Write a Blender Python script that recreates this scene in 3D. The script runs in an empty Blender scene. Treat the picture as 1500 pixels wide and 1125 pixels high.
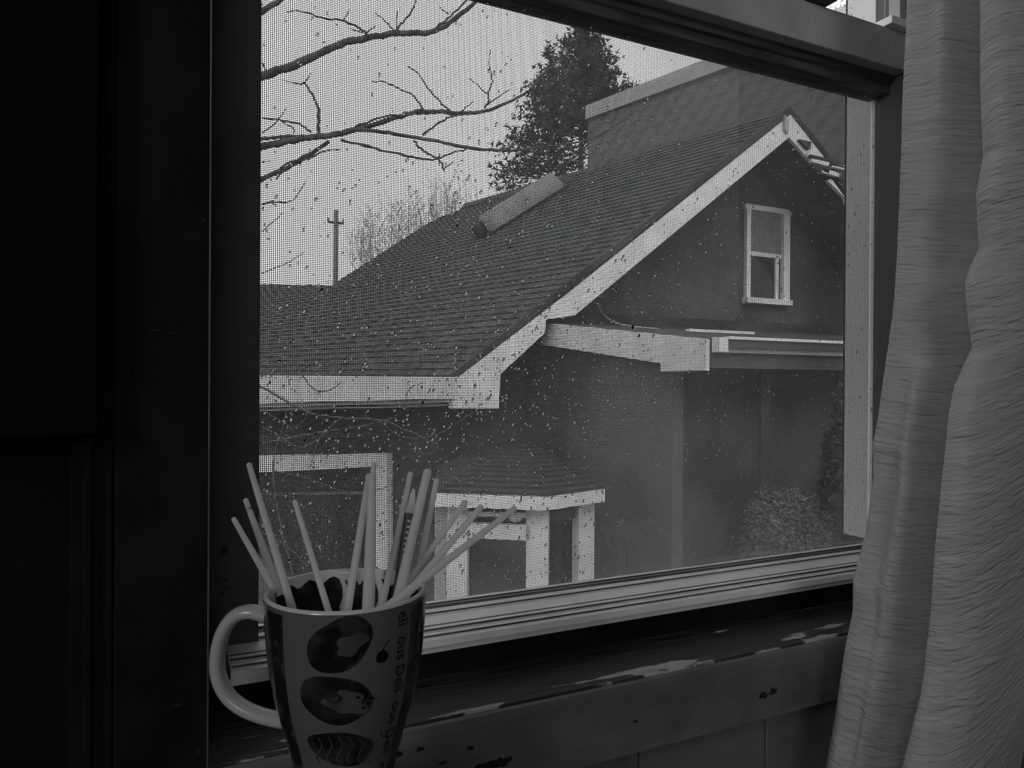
import bpy, math, random
import numpy as np
from mathutils import Vector, Matrix, noise as mnoise
random.seed(7)
R = math.radians
sc = bpy.context.scene
col = sc.collection

# ------------------------------------------------------------------ camera
W, H, F = 1500.0, 1125.0, 1083.0
YAW, PITCH, ROLL = R(26.4), R(-0.2), R(0.37)
camd = bpy.data.cameras.new('camera'); cam = bpy.data.objects.new('camera', camd); col.objects.link(cam)
camd.sensor_width = 36; camd.lens = 36 * F / W; camd.clip_start = 0.01; camd.clip_end = 300
CM = Matrix.Rotation(-YAW, 3, 'Z') @ Matrix.Rotation(math.pi / 2 + PITCH, 3, 'X') @ Matrix.Rotation(ROLL, 3, 'Z')
cam.matrix_world = CM.to_4x4()
sc.camera = cam
# ------------------------------------------------------------------ sky and light
w = bpy.data.worlds.new('overcast_sky'); sc.world = w; w.use_nodes = True
nt = w.node_tree; bg = nt.nodes['Background']
tc = nt.nodes.new('ShaderNodeTexCoord'); no = nt.nodes.new('ShaderNodeTexNoise'); rp = nt.nodes.new('ShaderNodeValToRGB')
no.inputs['Scale'].default_value = 1.6; no.inputs['Detail'].default_value = 4
nt.links.new(tc.outputs['Generated'], no.inputs['Vector']); nt.links.new(no.outputs['Fac'], rp.inputs['Fac'])
rp.color_ramp.elements[0].color = (.80, .80, .80, 1); rp.color_ramp.elements[0].position = .3
rp.color_ramp.elements[1].color = (1, 1, 1, 1); rp.color_ramp.elements[1].position = .75
nt.links.new(rp.outputs['Color'], bg.inputs['Color']); bg.inputs['Strength'].default_value = 0.60
sl = bpy.data.lights.new('sun', 'SUN'); sl.energy = 1.1; sl.angle = R(50)
so = bpy.data.objects.new('sun', sl); so.rotation_euler = (R(48), 0, R(-20)); col.objects.link(so)
al = bpy.data.lights.new('fill_light_left', 'AREA'); al.shape = 'RECTANGLE'; al.size = .5; al.size_y = 1.0; al.energy = 3.9  # added fill from the left to lift the interior, not an actual window
ao = bpy.data.objects.new('fill_light_left', al); ao.location = (-1.6, -.7, .7); col.objects.link(ao)
ao.rotation_euler = (Vector((.7, .4, -.1)) - ao.location).to_track_quat('-Z', 'Y').to_euler()
al2 = bpy.data.lights.new('fill_light_back', 'AREA'); al2.shape = 'RECTANGLE'; al2.size = .8; al2.size_y = .8; al2.energy = 2.2  # second added fill behind the camera, no lamp stands there
ao2 = bpy.data.objects.new('fill_light_back', al2); ao2.location = (-.35, -1.9, .6); col.objects.link(ao2)
ao2.rotation_euler = (Vector((.6, .5, -.2)) - ao2.location).to_track_quat('-Z', 'Y').to_euler()
sc.view_settings.view_transform = 'Standard'; sc.view_settings.look = 'None'
sc.view_settings.gamma = 1; sc.view_settings.use_curve_mapping = False
sc.view_settings.exposure = 1.45

# ------------------------------------------------------------------ helpers
def ray(px, py):
    return CM @ Vector(((px - W / 2) / F, -(py - H / 2) / F, -1.0))
def hit(px, py, p0, n):
    d = ray(px, py); return d * (Vector(p0).dot(Vector(n)) / d.dot(Vector(n)))
def atY(px, py, Y): return hit(px, py, (0, Y, 0), (0, 1, 0))
def atZ(px, py, Z): return hit(px, py, (0, 0, Z), (0, 0, 1))
def atD(px, py, D): return ray(px, py) * D

_m = {}
def mat(name, c, rough=.7, var=0, vscale=8, vstretch=(1, 1, 1), bump=0, bscale=40, bstretch=(1, 1, 1), c2=None, lo=.4, hi=.6, trans=0, metal=0, spec=.5, uv=False, detail=5, bdist=.01):
    m = bpy.data.materials.new(name); m.use_nodes = True; n = m.node_tree; b = n.nodes['Principled BSDF']
    b.inputs['Base Color'].default_value = (c, c, c, 1); b.inputs['Roughness'].default_value = rough
    b.inputs['Metallic'].default_value = metal; b.inputs['Specular IOR Level'].default_value = spec
    t = n.nodes.new('ShaderNodeTexCoord'); co = t.outputs['UV' if uv else 'Object']
    def tex(scale, st, det):
        mp = n.nodes.new('ShaderNodeMapping'); mp.inputs['Scale'].default_value = st
        x = n.nodes.new('ShaderNodeTexNoise'); x.inputs['Scale'].default_value = scale; x.inputs['Detail'].default_value = det
        n.links.new(co, mp.inputs['Vector']); n.links.new(mp.outputs[0], x.inputs['Vector']); return x
    if var or c2 is not None:
        x = tex(vscale, vstretch, detail); r = n.nodes.new('ShaderNodeValToRGB')
        a = c - var if c2 is None else c; z = c + var if c2 is None else c2
        r.color_ramp.elements[0].position = lo; r.color_ramp.elements[1].position = hi
        a = max(a, 0); r.color_ramp.elements[0].color = (a, a, a, 1); r.color_ramp.elements[1].color = (z, z, z, 1)
        n.links.new(x.outputs['Fac'], r.inputs['Fac']); n.links.new(r.outputs['Color'], b.inputs['Base Color'])
    if bump:
        x = tex(bscale, bstretch, 4); bp = n.nodes.new('ShaderNodeBump'); bp.inputs['Strength'].default_value = bump
        bp.inputs['Distance'].default_value = bdist
        n.links.new(x.outputs['Fac'], bp.inputs['Height']); n.links.new(bp.outputs[0], b.inputs['Normal'])
    if trans:
        tr = n.nodes.new('ShaderNodeBsdfTranslucent'); tr.inputs['Color'].default_value = (c, c, c, 1)
        mx = n.nodes.new('ShaderNodeMixShader'); mx.inputs[0].default_value = trans
        out = n.nodes['Material Output']
        n.links.new(b.outputs[0], mx.inputs[1]); n.links.new(tr.outputs[0], mx.inputs[2]); n.links.new(mx.outputs[0], out.inputs['Surface'])
    return m

class MB:
    def __init__(s): s.v = []; s.f = []
    def add(s, vs, fs):
        o = len(s.v); s.v += [tuple(v) for v in vs]; s.f += [tuple(i + o for i in f) for f in fs]; return s
    def box(s, a, b):
        x0, y0, z0 = [min(p, q) for p, q in zip(a, b)]; x1, y1, z1 = [max(p, q) for p, q in zip(a, b)]
        return s.add([(x0,y0,z0),(x1,y0,z0),(x1,y1,z0),(x0,y1,z0),(x0,y0,z1),(x1,y0,z1),(x1,y1,z1),(x0,y1,z1)],
                     [(0,3,2,1),(4,5,6,7),(0,1,5,4),(1,2,6,5),(2,3,7,6),(3,0,4,7)])
    def prism(s, poly, ex):
        n = len(poly); ex = Vector(ex)
        vs = [Vector(p) for p in poly]; vs += [p + ex for p in vs]
        return s.add(vs, [tuple(range(n)), tuple(range(2 * n - 1, n - 1, -1))] + [(i, i + n, (i + 1) % n + n, (i + 1) % n) for i in range(n)])
    def tube(s, pts, rad, n=6, cap=True):
        pts = [Vector(p) for p in pts]; rs = rad if isinstance(rad, (list, tuple)) else [rad] * len(pts)
        vs = []; up = None
        for i, p in enumerate(pts):
            d = (pts[min(i + 1, len(pts) - 1)] - pts[max(i - 1, 0)]).normalized()
            if up is None: up = Vector((0, 0, 1)) if abs(d.z) < .9 else Vector((1, 0, 0))
            a = d.cross(up).normalized(); b = a.cross(d).normalized(); up = b
            for k in range(n):
                t = 2 * math.pi * k / n; vs.append(p + (a * math.cos(t) + b * math.sin(t)) * rs[i])
        fs = [(i * n + k, i * n + (k + 1) % n, (i + 1) * n + (k + 1) % n, (i + 1) * n + k) for i in range(len(pts) - 1) for k in range(n)]
        if cap: fs += [tuple(range(n - 1, -1, -1)), tuple(range((len(pts) - 1) * n, len(pts) * n))]
        return s.add(vs, fs)
    def lathe(s, prof, c, n=64):
        vs = [(c[0] + r * math.cos(2 * math.pi * k / n), c[1] + r * math.sin(2 * math.pi * k / n), z) for r, z in prof for k in range(n)]
        fs = [(i * n + k, i * n + (k + 1) % n, (i + 1) * n + (k + 1) % n, (i + 1) * n + k) for i in range(len(prof) - 1) for k in range(n)]
        return s.add(vs, fs)
    def build(s, name, m, parent=None, smooth=False, bevel=0):
        me = bpy.data.meshes.new(name); me.from_pydata(s.v, [], s.f); me.update()
        bm = None
        import bmesh
        bm = bmesh.new(); bm.from_mesh(me); bmesh.ops.recalc_face_normals(bm, faces=bm.faces); bm.to_mesh(me); bm.free()
        if smooth: me.polygons.foreach_set('use_smooth', [True] * len(me.polygons))
        me.materials.append(m); o = bpy.data.objects.new(name, me); col.objects.link(o)
        if parent:
            o.parent = parent; o.matrix_parent_inverse = Matrix.Translation(-parent.location)
        if bevel:
            b = o.modifiers.new('bevel', 'BEVEL'); b.width = bevel; b.segments = 2; b.limit_method = 'ANGLE'
        return o
def tag(o, label=None, cat=None, group=None, kind=None):
    if label: o['label'] = label
    if cat: o['category'] = cat
    if group: o['group'] = group
    if kind: o['kind'] = kind
    return o
def empty(name, loc=(0, 0, 0)):
    o = bpy.data.objects.new(name, None); o.location = loc; o.empty_display_size = .05; col.objects.link(o); return o
def catmull(pts, n=8):
    pts = [Vector(p) for p in pts]; out = []
    P = [pts[0] * 2 - pts[1]] + pts + [pts[-1] * 2 - pts[-2]]
    for i in range(1, len(P) - 2):
        for k in range(n):
            t = k / n; a, b, c, d = P[i - 1:i + 3]
            out.append(.5 * ((2 * b) + (c - a) * t + (2 * a - 5 * b + 4 * c - d) * t * t + (3 * b - a - 3 * c + d) * t ** 3))
    out.append(pts[-1]); return out
def interp(tab, y):
    if y <= tab[0][0]: return tab[0][1]
    for (a, b), (c, d) in zip(tab, tab[1:]):
        if y <= c: return b + (d - b) * (y - a) / (c - a)
    return tab[-1][1]

# ------------------------------------------------------------------ materials
M = dict(
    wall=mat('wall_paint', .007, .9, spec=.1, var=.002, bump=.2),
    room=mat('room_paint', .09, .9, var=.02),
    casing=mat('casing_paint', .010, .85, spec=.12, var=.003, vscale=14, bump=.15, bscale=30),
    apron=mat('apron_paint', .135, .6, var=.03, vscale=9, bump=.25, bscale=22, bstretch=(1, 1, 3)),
    stile=mat('stile_paint', .07, .7, var=.01, vscale=12), jambin=mat('inner_jamb_paint', .11, .7, var=.02, vscale=5, vstretch=(1, 1, .3)), vine=mat('vine_stem', .09, .9),
    sash=mat('sash_paint', .42, .6, var=.05, vscale=12, bump=.2),
    darkwood=mat('dark_wood', .07, .6, var=.03, vscale=10, vstretch=(1, 8, 8), bump=.3, bscale=15, bstretch=(1, 10, 10)),
    alu=mat('white_aluminium', .95, .3, var=.06, vscale=30, bump=.1, bscale=80),
    jamb=mat('outer_jamb_paint', .85, .6, var=.05, vscale=8),
    stool=mat('peeling_stool', .035, .6, c2=.50, vscale=24, vstretch=(.6, 2.4, 1), lo=.555, hi=.59, bump=.8, bscale=25, bstretch=(.6, 4, 1), detail=9),
    chip=mat('bare_wood_chip', .012, .9),
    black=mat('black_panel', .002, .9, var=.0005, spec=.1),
    ceramic=mat('glazed_ceramic', .125, .12, var=.01, vscale=6), handle=mat('handle_glaze', .42, .18, var=.02), lining=mat('white_glaze', .6, .15, var=.02),
    print_=mat('dark_print', .008, .18, c2=.035, vscale=70, lo=.45, hi=.62, detail=6),
    print_light=mat('pale_print', .07, .2, var=.02, vscale=60),
    ink=mat('lettering_ink', .008, .25),
    band=mat('printed_band', .015, .2, c2=.06, vscale=55, lo=.5, hi=.58),
    stick=mat('pale_plastic', .92, .35, var=.05, vscale=30, vstretch=(1, 1, .3), trans=.7, bump=.08, bscale=120),
    pen=mat('black_pen', .01, .3), penmark=mat('pen_print', .35, .4), 
    shingle=mat('asphalt_shingle', .055, .9, var=.03, vscale=7, lo=.35, hi=.65, bump=.6, bscale=60, bdist=.02),
    shingle_dark=mat('bay_shingle', .03, .9, var=.01, vscale=6, bump=.5, bscale=50, bdist=.02),
    white=mat('weathered_white_paint', .68, .7, var=.06, vscale=3, bump=.1, bscale=20),
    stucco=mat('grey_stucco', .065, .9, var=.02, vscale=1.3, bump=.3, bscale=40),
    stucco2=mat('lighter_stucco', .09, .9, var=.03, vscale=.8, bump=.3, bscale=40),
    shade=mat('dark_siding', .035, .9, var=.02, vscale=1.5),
    block=mat('concrete_block', .12, .95, var=.025, vscale=3, bump=.3, bscale=20),
    coping=mat('coping_metal', .36, .6, var=.03, vscale=2),
    bark=mat('bark', .055, .9, var=.025, vscale=14, bump=.5, bscale=30),
    twig=mat('far_twigs', .26, .9), needle=mat('needles', .06, .8, var=.02, vscale=3),
    leaf=mat('shrub_leaf', .09, .7, var=.03, vscale=4), pole=mat('pole_wood', .12, .9, var=.02),
    grass=mat('ground_grass', .07, .95, var=.03, vscale=2, bump=.5, bscale=20),
    winglass=mat('dark_window_glass', .02, .08, var=.01, vscale=2), blind=mat('blind_cloth', .16, .7, var=.02),
    wire=mat('screen_wire', .17, .6, trans=.35), table=mat('black_table', .012, .5, var=.004, vscale=5))

sm = M['stool'].node_tree; nz_ = [x for x in sm.nodes if x.type == 'TEX_NOISE'][0]; rp_ = [x for x in sm.nodes if x.type == 'VALTORGB'][0]
sy = sm.nodes.new('ShaderNodeSeparateXYZ'); tcc = [x for x in sm.nodes if x.type == 'TEX_COORD'][0]; sm.links.new(tcc.outputs['Object'], sy.inputs[0])
mrs = sm.nodes.new('ShaderNodeMapRange'); mrs.inputs[1].default_value = .523; mrs.inputs[2].default_value = .56; mrs.inputs[3].default_value = .06; mrs.inputs[4].default_value = -.14
sm.links.new(sy.outputs['Y'], mrs.inputs[0]); ads = sm.nodes.new('ShaderNodeMath'); sm.links.new(nz_.outputs['Fac'], ads.inputs[0]); sm.links.new(mrs.outputs[0], ads.inputs[1]); sm.links.new(ads.outputs[0], rp_.inputs['Fac'])

def glassmat():
    m = bpy.data.materials.new('dusty_glass'); m.use_nodes = True; n = m.node_tree; n.nodes.clear()
    N = n.nodes.new; L = n.links.new
    out = N('ShaderNodeOutputMaterial'); tr = N('ShaderNodeBsdfTransparent'); gl = N('ShaderNodeBsdfGlossy'); gl.inputs['Roughness'].default_value = .02
    fr = N('ShaderNodeFresnel'); fr.inputs['IOR'].default_value = 1.45
    ml = N('ShaderNodeMath'); ml.operation = 'MULTIPLY'; ml.inputs[1].default_value = .15; L(fr.outputs[0], ml.inputs[0])
    m1 = N('ShaderNodeMixShader'); L(ml.outputs[0], m1.inputs[0]); L(tr.outputs[0], m1.inputs[1]); L(gl.outputs[0], m1.inputs[2])
    tl = N('ShaderNodeBsdfTranslucent'); tl.inputs['Color'].default_value = (.85, .85, .85, 1)
    tc = N('ShaderNodeTexCoord'); nz = N('ShaderNodeTexNoise'); nz.inputs['Scale'].default_value = 7; nz.inputs['Detail'].default_value = 8; nz.inputs['Roughness'].default_value = .62
    mp = N('ShaderNodeMapping'); mp.inputs['Scale'].default_value = (1.6, 1, .8)
    L(tc.outputs['Object'], mp.inputs[0]); L(mp.outputs[0], nz.inputs['Vector'])
    sx = N('ShaderNodeSeparateXYZ'); L(tc.outputs['Object'], sx.inputs[0])
    mr = N('ShaderNodeMapRange'); mr.inputs[1].default_value = -.21; mr.inputs[2].default_value = -.02; mr.inputs[3].default_value = .13; mr.inputs[4].default_value = .0
    L(sx.outputs['Z'], mr.inputs[0])
    r = N('ShaderNodeMapRange'); r.inputs[1].default_value = .35; r.inputs[2].default_value = .75; r.inputs[3].default_value = .0; r.inputs[4].default_value = .9
    L(nz.outputs['Fac'], r.inputs[0])
    mm = N('ShaderNodeMath'); mm.operation = 'MULTIPLY'; L(r.outputs[0], mm.inputs[0]); L(mr.outputs[0], mm.inputs[1])
    nf = N('ShaderNodeTexNoise'); nf.inputs['Scale'].default_value = 160; nf.inputs['Detail'].default_value = 3; L(tc.outputs['Object'], nf.inputs['Vector'])
    rf = N('ShaderNodeMapRange'); rf.inputs[1].default_value = .60; rf.inputs[2].default_value = .75; rf.inputs[3].default_value = .012; rf.inputs[4].default_value = .12
    L(nf.outputs['Fac'], rf.inputs[0])
    ad = N('ShaderNodeMath'); ad.operation = 'ADD'; L(mm.outputs[0], ad.inputs[0]); L(rf.outputs[0], ad.inputs[1])
    m2 = N('ShaderNodeMixShader'); L(ad.outputs[0], m2.inputs[0]); L(m1.outputs[0], m2.inputs[1]); L(tl.outputs[0], m2.inputs[2]); L(m2.outputs[0], out.inputs[0])
    return m
M['glass'] = glassmat()
m = bpy.data.materials.new('rain_water'); m.use_nodes = True; b = m.node_tree.nodes['Principled BSDF']
b.inputs['Transmission Weight'].default_value = 1; b.inputs['Roughness'].default_value = 0; b.inputs['IOR'].default_value = 1.33; M['water'] = m
# curtain cloth with horizontal slubs, bump follows the cloth's own UV
m = mat('slub_curtain_cloth', .66, .85, var=.05, vscale=1, vstretch=(3, 60, 1), uv=True, trans=.32)
n = m.node_tree; N = n.nodes.new; L = n.links.new
tcx = N('ShaderNodeTexCoord'); bs = n.nodes['Principled BSDF']
hs = []
for st, wgt in (((24, 230, 1), 1.0), ((50, 470, 1), .6), ((900, 600, 1), .2)):
    mp = N('ShaderNodeMapping'); mp.inputs['Scale'].default_value = st; x = N('ShaderNodeTexNoise'); x.inputs['Scale'].default_value = 1; x.inputs['Detail'].default_value = 2
    L(tcx.outputs['UV'], mp.inputs[0]); L(mp.outputs[0], x.inputs['Vector'])
    g = N('ShaderNodeMapRange'); g.inputs[1].default_value = .47; g.inputs[2].default_value = .66; g.inputs[4].default_value = wgt; L(x.outputs['Fac'], g.inputs[0]); hs.append(g)
s1 = N('ShaderNodeMath'); L(hs[0].outputs[0], s1.inputs[0]); L(hs[1].outputs[0], s1.inputs[1])
s2 = N('ShaderNodeMath'); L(s1.outputs[0], s2.inputs[0]); L(hs[2].outputs[0], s2.inputs[1])
bp = N('ShaderNodeBump'); bp.inputs['Strength'].default_value = 1; bp.inputs['Distance'].default_value = .0009
L(s2.outputs[0], bp.inputs['Height']); L(bp.outputs[0], bs.inputs['Normal'])
M['curtain'] = m

def st(o, label=None): o['kind'] = 'structure'; return o

# ------------------------------------------------------------------ the room
XL, XR = -1.7, 2.3; YB = -2.4; ZF, ZC = -1.35, 1.15
st(MB().box((XL, YB, ZF - .05), (XR, .71, ZF)).build('floor', M['room']))
st(MB().box((XL, YB, ZC), (XR, .71, ZC + .05)).build('ceiling', M['room']))
st(MB().box((XL - .05, YB, ZF), (XL, .71, ZC)).build('wall_left', M['room']))
st(MB().box((XR, YB, ZF), (XR + .05, .71, ZC)).build('wall_right', M['room']))
st(MB().box((XL, YB - .05, ZF), (XR, YB, ZC)).build('wall_back', M['room']))
XJ = atY(1283, 400, .66).x             # inner face of the right jamb
XO = .036                              # left side of the opening
WT = .98                               # top of the opening
ZS = -.254                             # stool
WB = MB()
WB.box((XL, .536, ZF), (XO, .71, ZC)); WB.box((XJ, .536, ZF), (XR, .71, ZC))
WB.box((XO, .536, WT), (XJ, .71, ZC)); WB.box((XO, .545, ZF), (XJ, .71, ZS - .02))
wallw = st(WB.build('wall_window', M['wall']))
xs = [XO - .04 * 0 + .002] + [.090 + .149 * k for k in range(0, 6)] + [1.02]
for a, b in zip(xs, xs[1:]):
    MB().box((a + .0008, .527, ZF + .01), (b - .0008, .5355, -.3112)).build('plank', M['apron'], wallw, bevel=.0012)

# left casing with its moulding, stool, apron
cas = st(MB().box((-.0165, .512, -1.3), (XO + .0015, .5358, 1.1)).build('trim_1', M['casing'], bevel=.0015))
MB().tube([(XO + .0010, .5128, -1.3), (XO + .0010, .5128, 1.1)], .0008, 6).build('edge_highlight', M['apron'], cas, smooth=True)  # pale strip put in as the window-light highlight along the casing edge
mo = MB()
for a, b, y in ((-.0285, -.0175, .520), (-.0335, -.0285, .514), (-.041, -.0335, .522)):
    mo.box((a, y, -1.3), (b, .5358, 1.1))
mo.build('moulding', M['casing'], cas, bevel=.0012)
def chip(cx, cz, y, rx, rz, parent, k=9, m='chip'):
    random.seed(int(cx * 9999))
    pts = []
    for i in range(k * 2):
        t = 2 * math.pi * i / (k * 2); r = .55 + .6 * random.random(); pts.append((cx + rx * r * math.cos(t), y, cz + rz * r * math.sin(t)))
    MB().prism(pts, (0, .0009, 0)).build('paint_chip', M[m], parent)
for px, py, rx, rz in ((298, 322, .0012, .002), (250, 488, .003, .0006), (260, 1033, .005, .0008), (290, 1102, .0018, .002), (228, 484, .004, .0006)):
    p = atY(px, py, .5116); chip(p.x, p.z, .5116, rx, rz, cas)
sg = MB(); sg.prism([(XO, .5985, ZS), (XO, .5225, ZS), (XO, .5215, ZS - .0015), (XO, .5215, ZS - .018), (XO, .5985, ZS - .018)], (XJ - XO + .0, 0, 0))
stool = st(sg.build('trim_2', M['stool']))
ap = MB(); X1 = 1.10
pr = [(.5205, ZS - .0035), (.5195, ZS - .0012), (.5165, ZS - .0002), (.513, ZS - .0008), (.5105, ZS - .003), (.5095, ZS - .0065), (.5095, ZS - .0085), (.508, ZS - .0100), (.5075, -.311), (.5268, -.311), (.5268, ZS - .02), (.5205, ZS - .02)]
ap.prism([(XO + .002, y, z) for y, z in pr], (X1 - XO, 0, 0))
apr = st(ap.build('trim_3', M['apron']))
for px, py, rx, rz in ((1118, 1019, .0055, .0035), (1133, 1013, .005, .0032), (735, 1117, .010, .004), (712, 1122, .010, .003), (578, 1106, .006, .0028), (690, 1096, .0035, .0018), (931, 1057, .0022, .0009), (648, 1118, .003, .001), (616, 1098, .0035, .0016)):
    p = atY(px, py, .5071); chip(p.x, p.z, .5070, rx, rz, apr)

# ------------------------------------------------------------------ the window
win = empty('window_1', (XO, .65, ZS)); st(win)
prof = [(.705, -.245), (.705, -.238), (.660, -.226), (.660, -.2085), (.6505, -.2085), (.6505, -.2112), (.6425, -.2115), (.6420, -.2100), (.6350, -.2105), (.6345, -.2128), (.630, -.2130),
        (.6135, -.2150), (.6130, -.2158), (.6110, -.2160), (.6105, -.2150), (.6055, -.2156), (.6050, -.2172), (.5965, -.2183), (.5960, -.2192), (.5905, -.2200), (.5900, -.2258), (.5925, -.2262), (.5925, -.2275), (.60, -.2280), (.60, -.245)]
xa = atY(338, 966, .592).x
MB().prism([(xa, y, z) for y, z in prof], (XJ - xa - .0005, 0, 0)).build('sill_track', M['alu'], win)
for ya, yb_, za in ((.6425, .6495, -.2098), (.6105, .6130, -.2150), (.6047, .6057, -.2157), (.5960, .5970, -.2181), (.6345, .6356, -.2112), (.6500, .6512, -.2078)):
    MB().box((xa + .0005, ya, za - .0012), (XJ - .001, yb_, za + .0002)).build('groove_shade', M['darkwood'], win)  # dark bars laid in the track grooves to paint their shade
MB().box((XO + .0005, .6, -.2535), (XJ - .0005, .70, -.2345)).build('sash_rail', M['darkwood'], win)
MB().box((XO + .0005, .5985, -.2535), (XJ - .0005, .5998, -.2345)).build('riser', M['casing'], win)
xs_ = atY(381, 500, .630).x
MB().box((XO + .0005, .630, -.2340), (xs_, .652, WT)).build('stile', M['stile'], win, bevel=.0008)
ch_ = atY(329, 806, .6296); chip(ch_.x, ch_.z, .6296, .003, .003, win)
for px, py in ((330, 850), (332, 862), (326, 870)):
    ch_ = atY(px, py, .6296); chip(ch_.x, ch_.z, .6296, .0013, .0016, win)
# right jamb: thin dark channel inside, pale outside
MB().box((XJ - .0012, .598, -.21), (XJ - .0002, .662, WT)).build('jamb_channel', M['jambin'], win)
MB().box((XJ - .0012, .6625, -.206), (XJ - .0002, .706, WT)).build('outer_jamb', M['jamb'], win)
# rails across
zt0 = atY(1318, 141, .640).z; zt1 = atY(1318, 100, .630).z; zt2 = atY(1320, 46, .616).z; zt1b = atY(1318, 101, .616).z
mr_ = MB()
mr_.prism([(XO + .001, y, z) for y, z in ((.640, zt0), (.640, zt0 + .010), (.636, zt0 + .012), (.636, zt0 + .018), (.630, zt0 + .021), (.630, zt1), (.672, zt1 + .004), (.672, zt0))], (XJ - XO - .003, 0, 0))
mr_.build('meeting_rail', M['darkwood'], win)
MB().box((XO + .001, .616, zt1b), (XJ - .0015, .640, zt2)).build('upper_rail', M['sash'], win, bevel=.0015)
MB().box((XO + .001, .640, zt1b + .006), (XJ - .0015, .672, zt2 - .002)).build('rail_back', M['darkwood'], win)
b1 = atY(1313, 36, .612)
MB().box((b1.x - .016, .606, zt2 + .0002), (b1.x + .02, .640, zt2 + .010)).build('stop_block', M['alu'], win, bevel=.001)
MB().box((XJ - .014, .618, zt2 + .010), (XJ - .0015, .634, WT)).build('upper_stile', M['sash'], win, bevel=.001)
lk = atY(1188, 2, .63); MB().box((lk.x - .03, .60, zt2 + .0002), (lk.x + .012, .635, zt2 + .012)).build('sash_lock', M['darkwood'], win, bevel=.003)
GY = .655
MB().box((xs_ - .005, GY, -.2095), (XJ - .0014, GY + .002, zt0 + .006)).build('glass_pane', M['glass'], win)
MB().box((xs_ - .005, .648, zt2 + .0005), (XJ - .0014, .650, WT - .002)).build('glass_pane', M['glass'], win)
# insect screen: real wires
SY = .668; px0, px1 = xs_ - .004, XJ - .0016; z0, z1 = -.222, zt0 + .004; pitch = .00165; r = .00034
sw = MB(); k = 0; x = px0
while x < px1:
    sw.add([(x - r, SY, z0), (x, SY - r, z0), (x + r, SY, z0), (x - r, SY, z1), (x, SY - r, z1), (x + r, SY, z1)], [(0, 1, 4, 3), (1, 2, 5, 4), (2, 0, 3, 5)]); x += pitch
z = z0
while z < z1:
    s_ = SY + .0002
    sw.add([(px0, s_, z - r), (px0, s_ - r, z), (px0, s_, z + r), (px1, s_, z - r), (px1, s_ - r, z), (px1, s_, z + r)], [(0, 1, 4, 3), (1, 2, 5, 4), (2, 0, 3, 5)]); z += pitch
o = sw.build('insect_screen', M['wire'], win); o['kind'] = 'stuff'; o['label'] = 'fine grey insect screen mesh'

# raindrops on the pane
random.seed(11)
rd = MB()
def drop(px, py, s, el, sl, Y=GY + .002):
    c = atY(px, py, Y)
    if not (xs_ + .002 < c.x < XJ - .004 and -.203 < c.z): return
    vs = []; 
    for q, (rr, hh) in enumerate(((1, 0), (.8, .35), (.4, .55))):
        for k in range(8):
            t = 2 * math.pi * k / 8; a = rr * s * math.cos(t); b_ = rr * s * el * math.sin(t)
            vs.append((c.x + a + b_ * sl, Y + .00005 + hh * s * 1.15, c.z + b_))
    vs.append((c.x, Y + .62 * s * 1.15, c.z))
    fs = [(q * 8 + k, q * 8 + (k + 1) % 8, (q + 1) * 8 + (k + 1) % 8, (q + 1) * 8 + k) for q in range(2) for k in range(8)] + [(16 + k, 16 + (k + 1) % 8, 24) for k in range(8)] + [tuple(range(7, -1, -1))]
    rd.add(vs, fs)
for i in range(7500):
    px = random.uniform(384, 1282); py = random.uniform(5, 880)
    d = mnoise.noise(Vector((px / 130, py / 130, 3))) * .5 + .5
    wgt = .18 + .5 * d
    wgt += .75 * math.exp(-(((px - 770) / 150) ** 2 + ((py - 560) / 170) ** 2)) + .35 * (py > 600 and px < 900) + .3 * math.exp(-((px - 1215) / 25) ** 2) * (py > 500)
    if py < 200: wgt *= .45
    if px < 650 and py < 400: wgt *= .5
    if random.random() > wgt * .85: continue
    drop(px, py, random.choice((.0005, .0006, .0008, .0010, .0013)), random.uniform(.8, 2.3), random.uniform(.1, .45))
for i in range(60): drop(random.uniform(1190, 1250), random.uniform(0, 25), random.uniform(.0006, .0014), 1.2, .2, .650)
tag(rd.build('raindrops', M['water'], smooth=True), 'scattered raindrops clinging to the outside of the window pane', 'raindrops', kind='stuff')

# ------------------------------------------------------------------ black panel at left
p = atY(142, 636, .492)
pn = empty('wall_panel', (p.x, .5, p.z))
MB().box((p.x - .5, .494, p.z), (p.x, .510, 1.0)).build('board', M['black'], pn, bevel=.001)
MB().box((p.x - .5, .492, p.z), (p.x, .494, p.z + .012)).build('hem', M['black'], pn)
tag(pn, 'flat black panel hanging over the wall at far left', 'panel')

# ------------------------------------------------------------------ stand and mug
MC = atD(507.5, 861, .425); mx, my, zr = MC.x, MC.y, MC.z
zb = zr - .121
fwd = Vector((math.sin(YAW), math.cos(YAW), 0)); rgt = Vector((math.cos(YAW), -math.sin(YAW), 0))
sc_ = Vector((mx, my, 0)) - fwd * .088
tb = empty('small_stand', (sc_.x, sc_.y, ZF))
MB().lathe([(0, zb - .001), (.115, zb - .001), (.118, zb - .004), (.118, zb - .018), (.114, zb - .021), (0, zb - .021)], (sc_.x, sc_.y), 48).build('round_top', M['table'], tb, smooth=False)
MB().lathe([(0, zb - .021), (.014, zb - .021), (.014, ZF + .03), (.10, ZF + .02), (.11, ZF), (0, ZF)], (sc_.x, sc_.y), 24).build('pedestal', M['table'], tb)
tag(tb, 'small dark round stand under the patterned mug', 'stand')
mug = empty('mug', (mx, my, zb))
prf = [(.0234, .0), (.0246, .0015), (.0252, .006), (.0270, .015), (.0296, .026), (.0335, .041), (.0372, .053), (.0402, .065), (.0423, .077), (.0438, .090), (.0448, .103), (.0453, .114), (.0454, .1195)]
def RO(h):
    return interp([(b_, a) for a, b_ in prf], h)
TH = .0032
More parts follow.
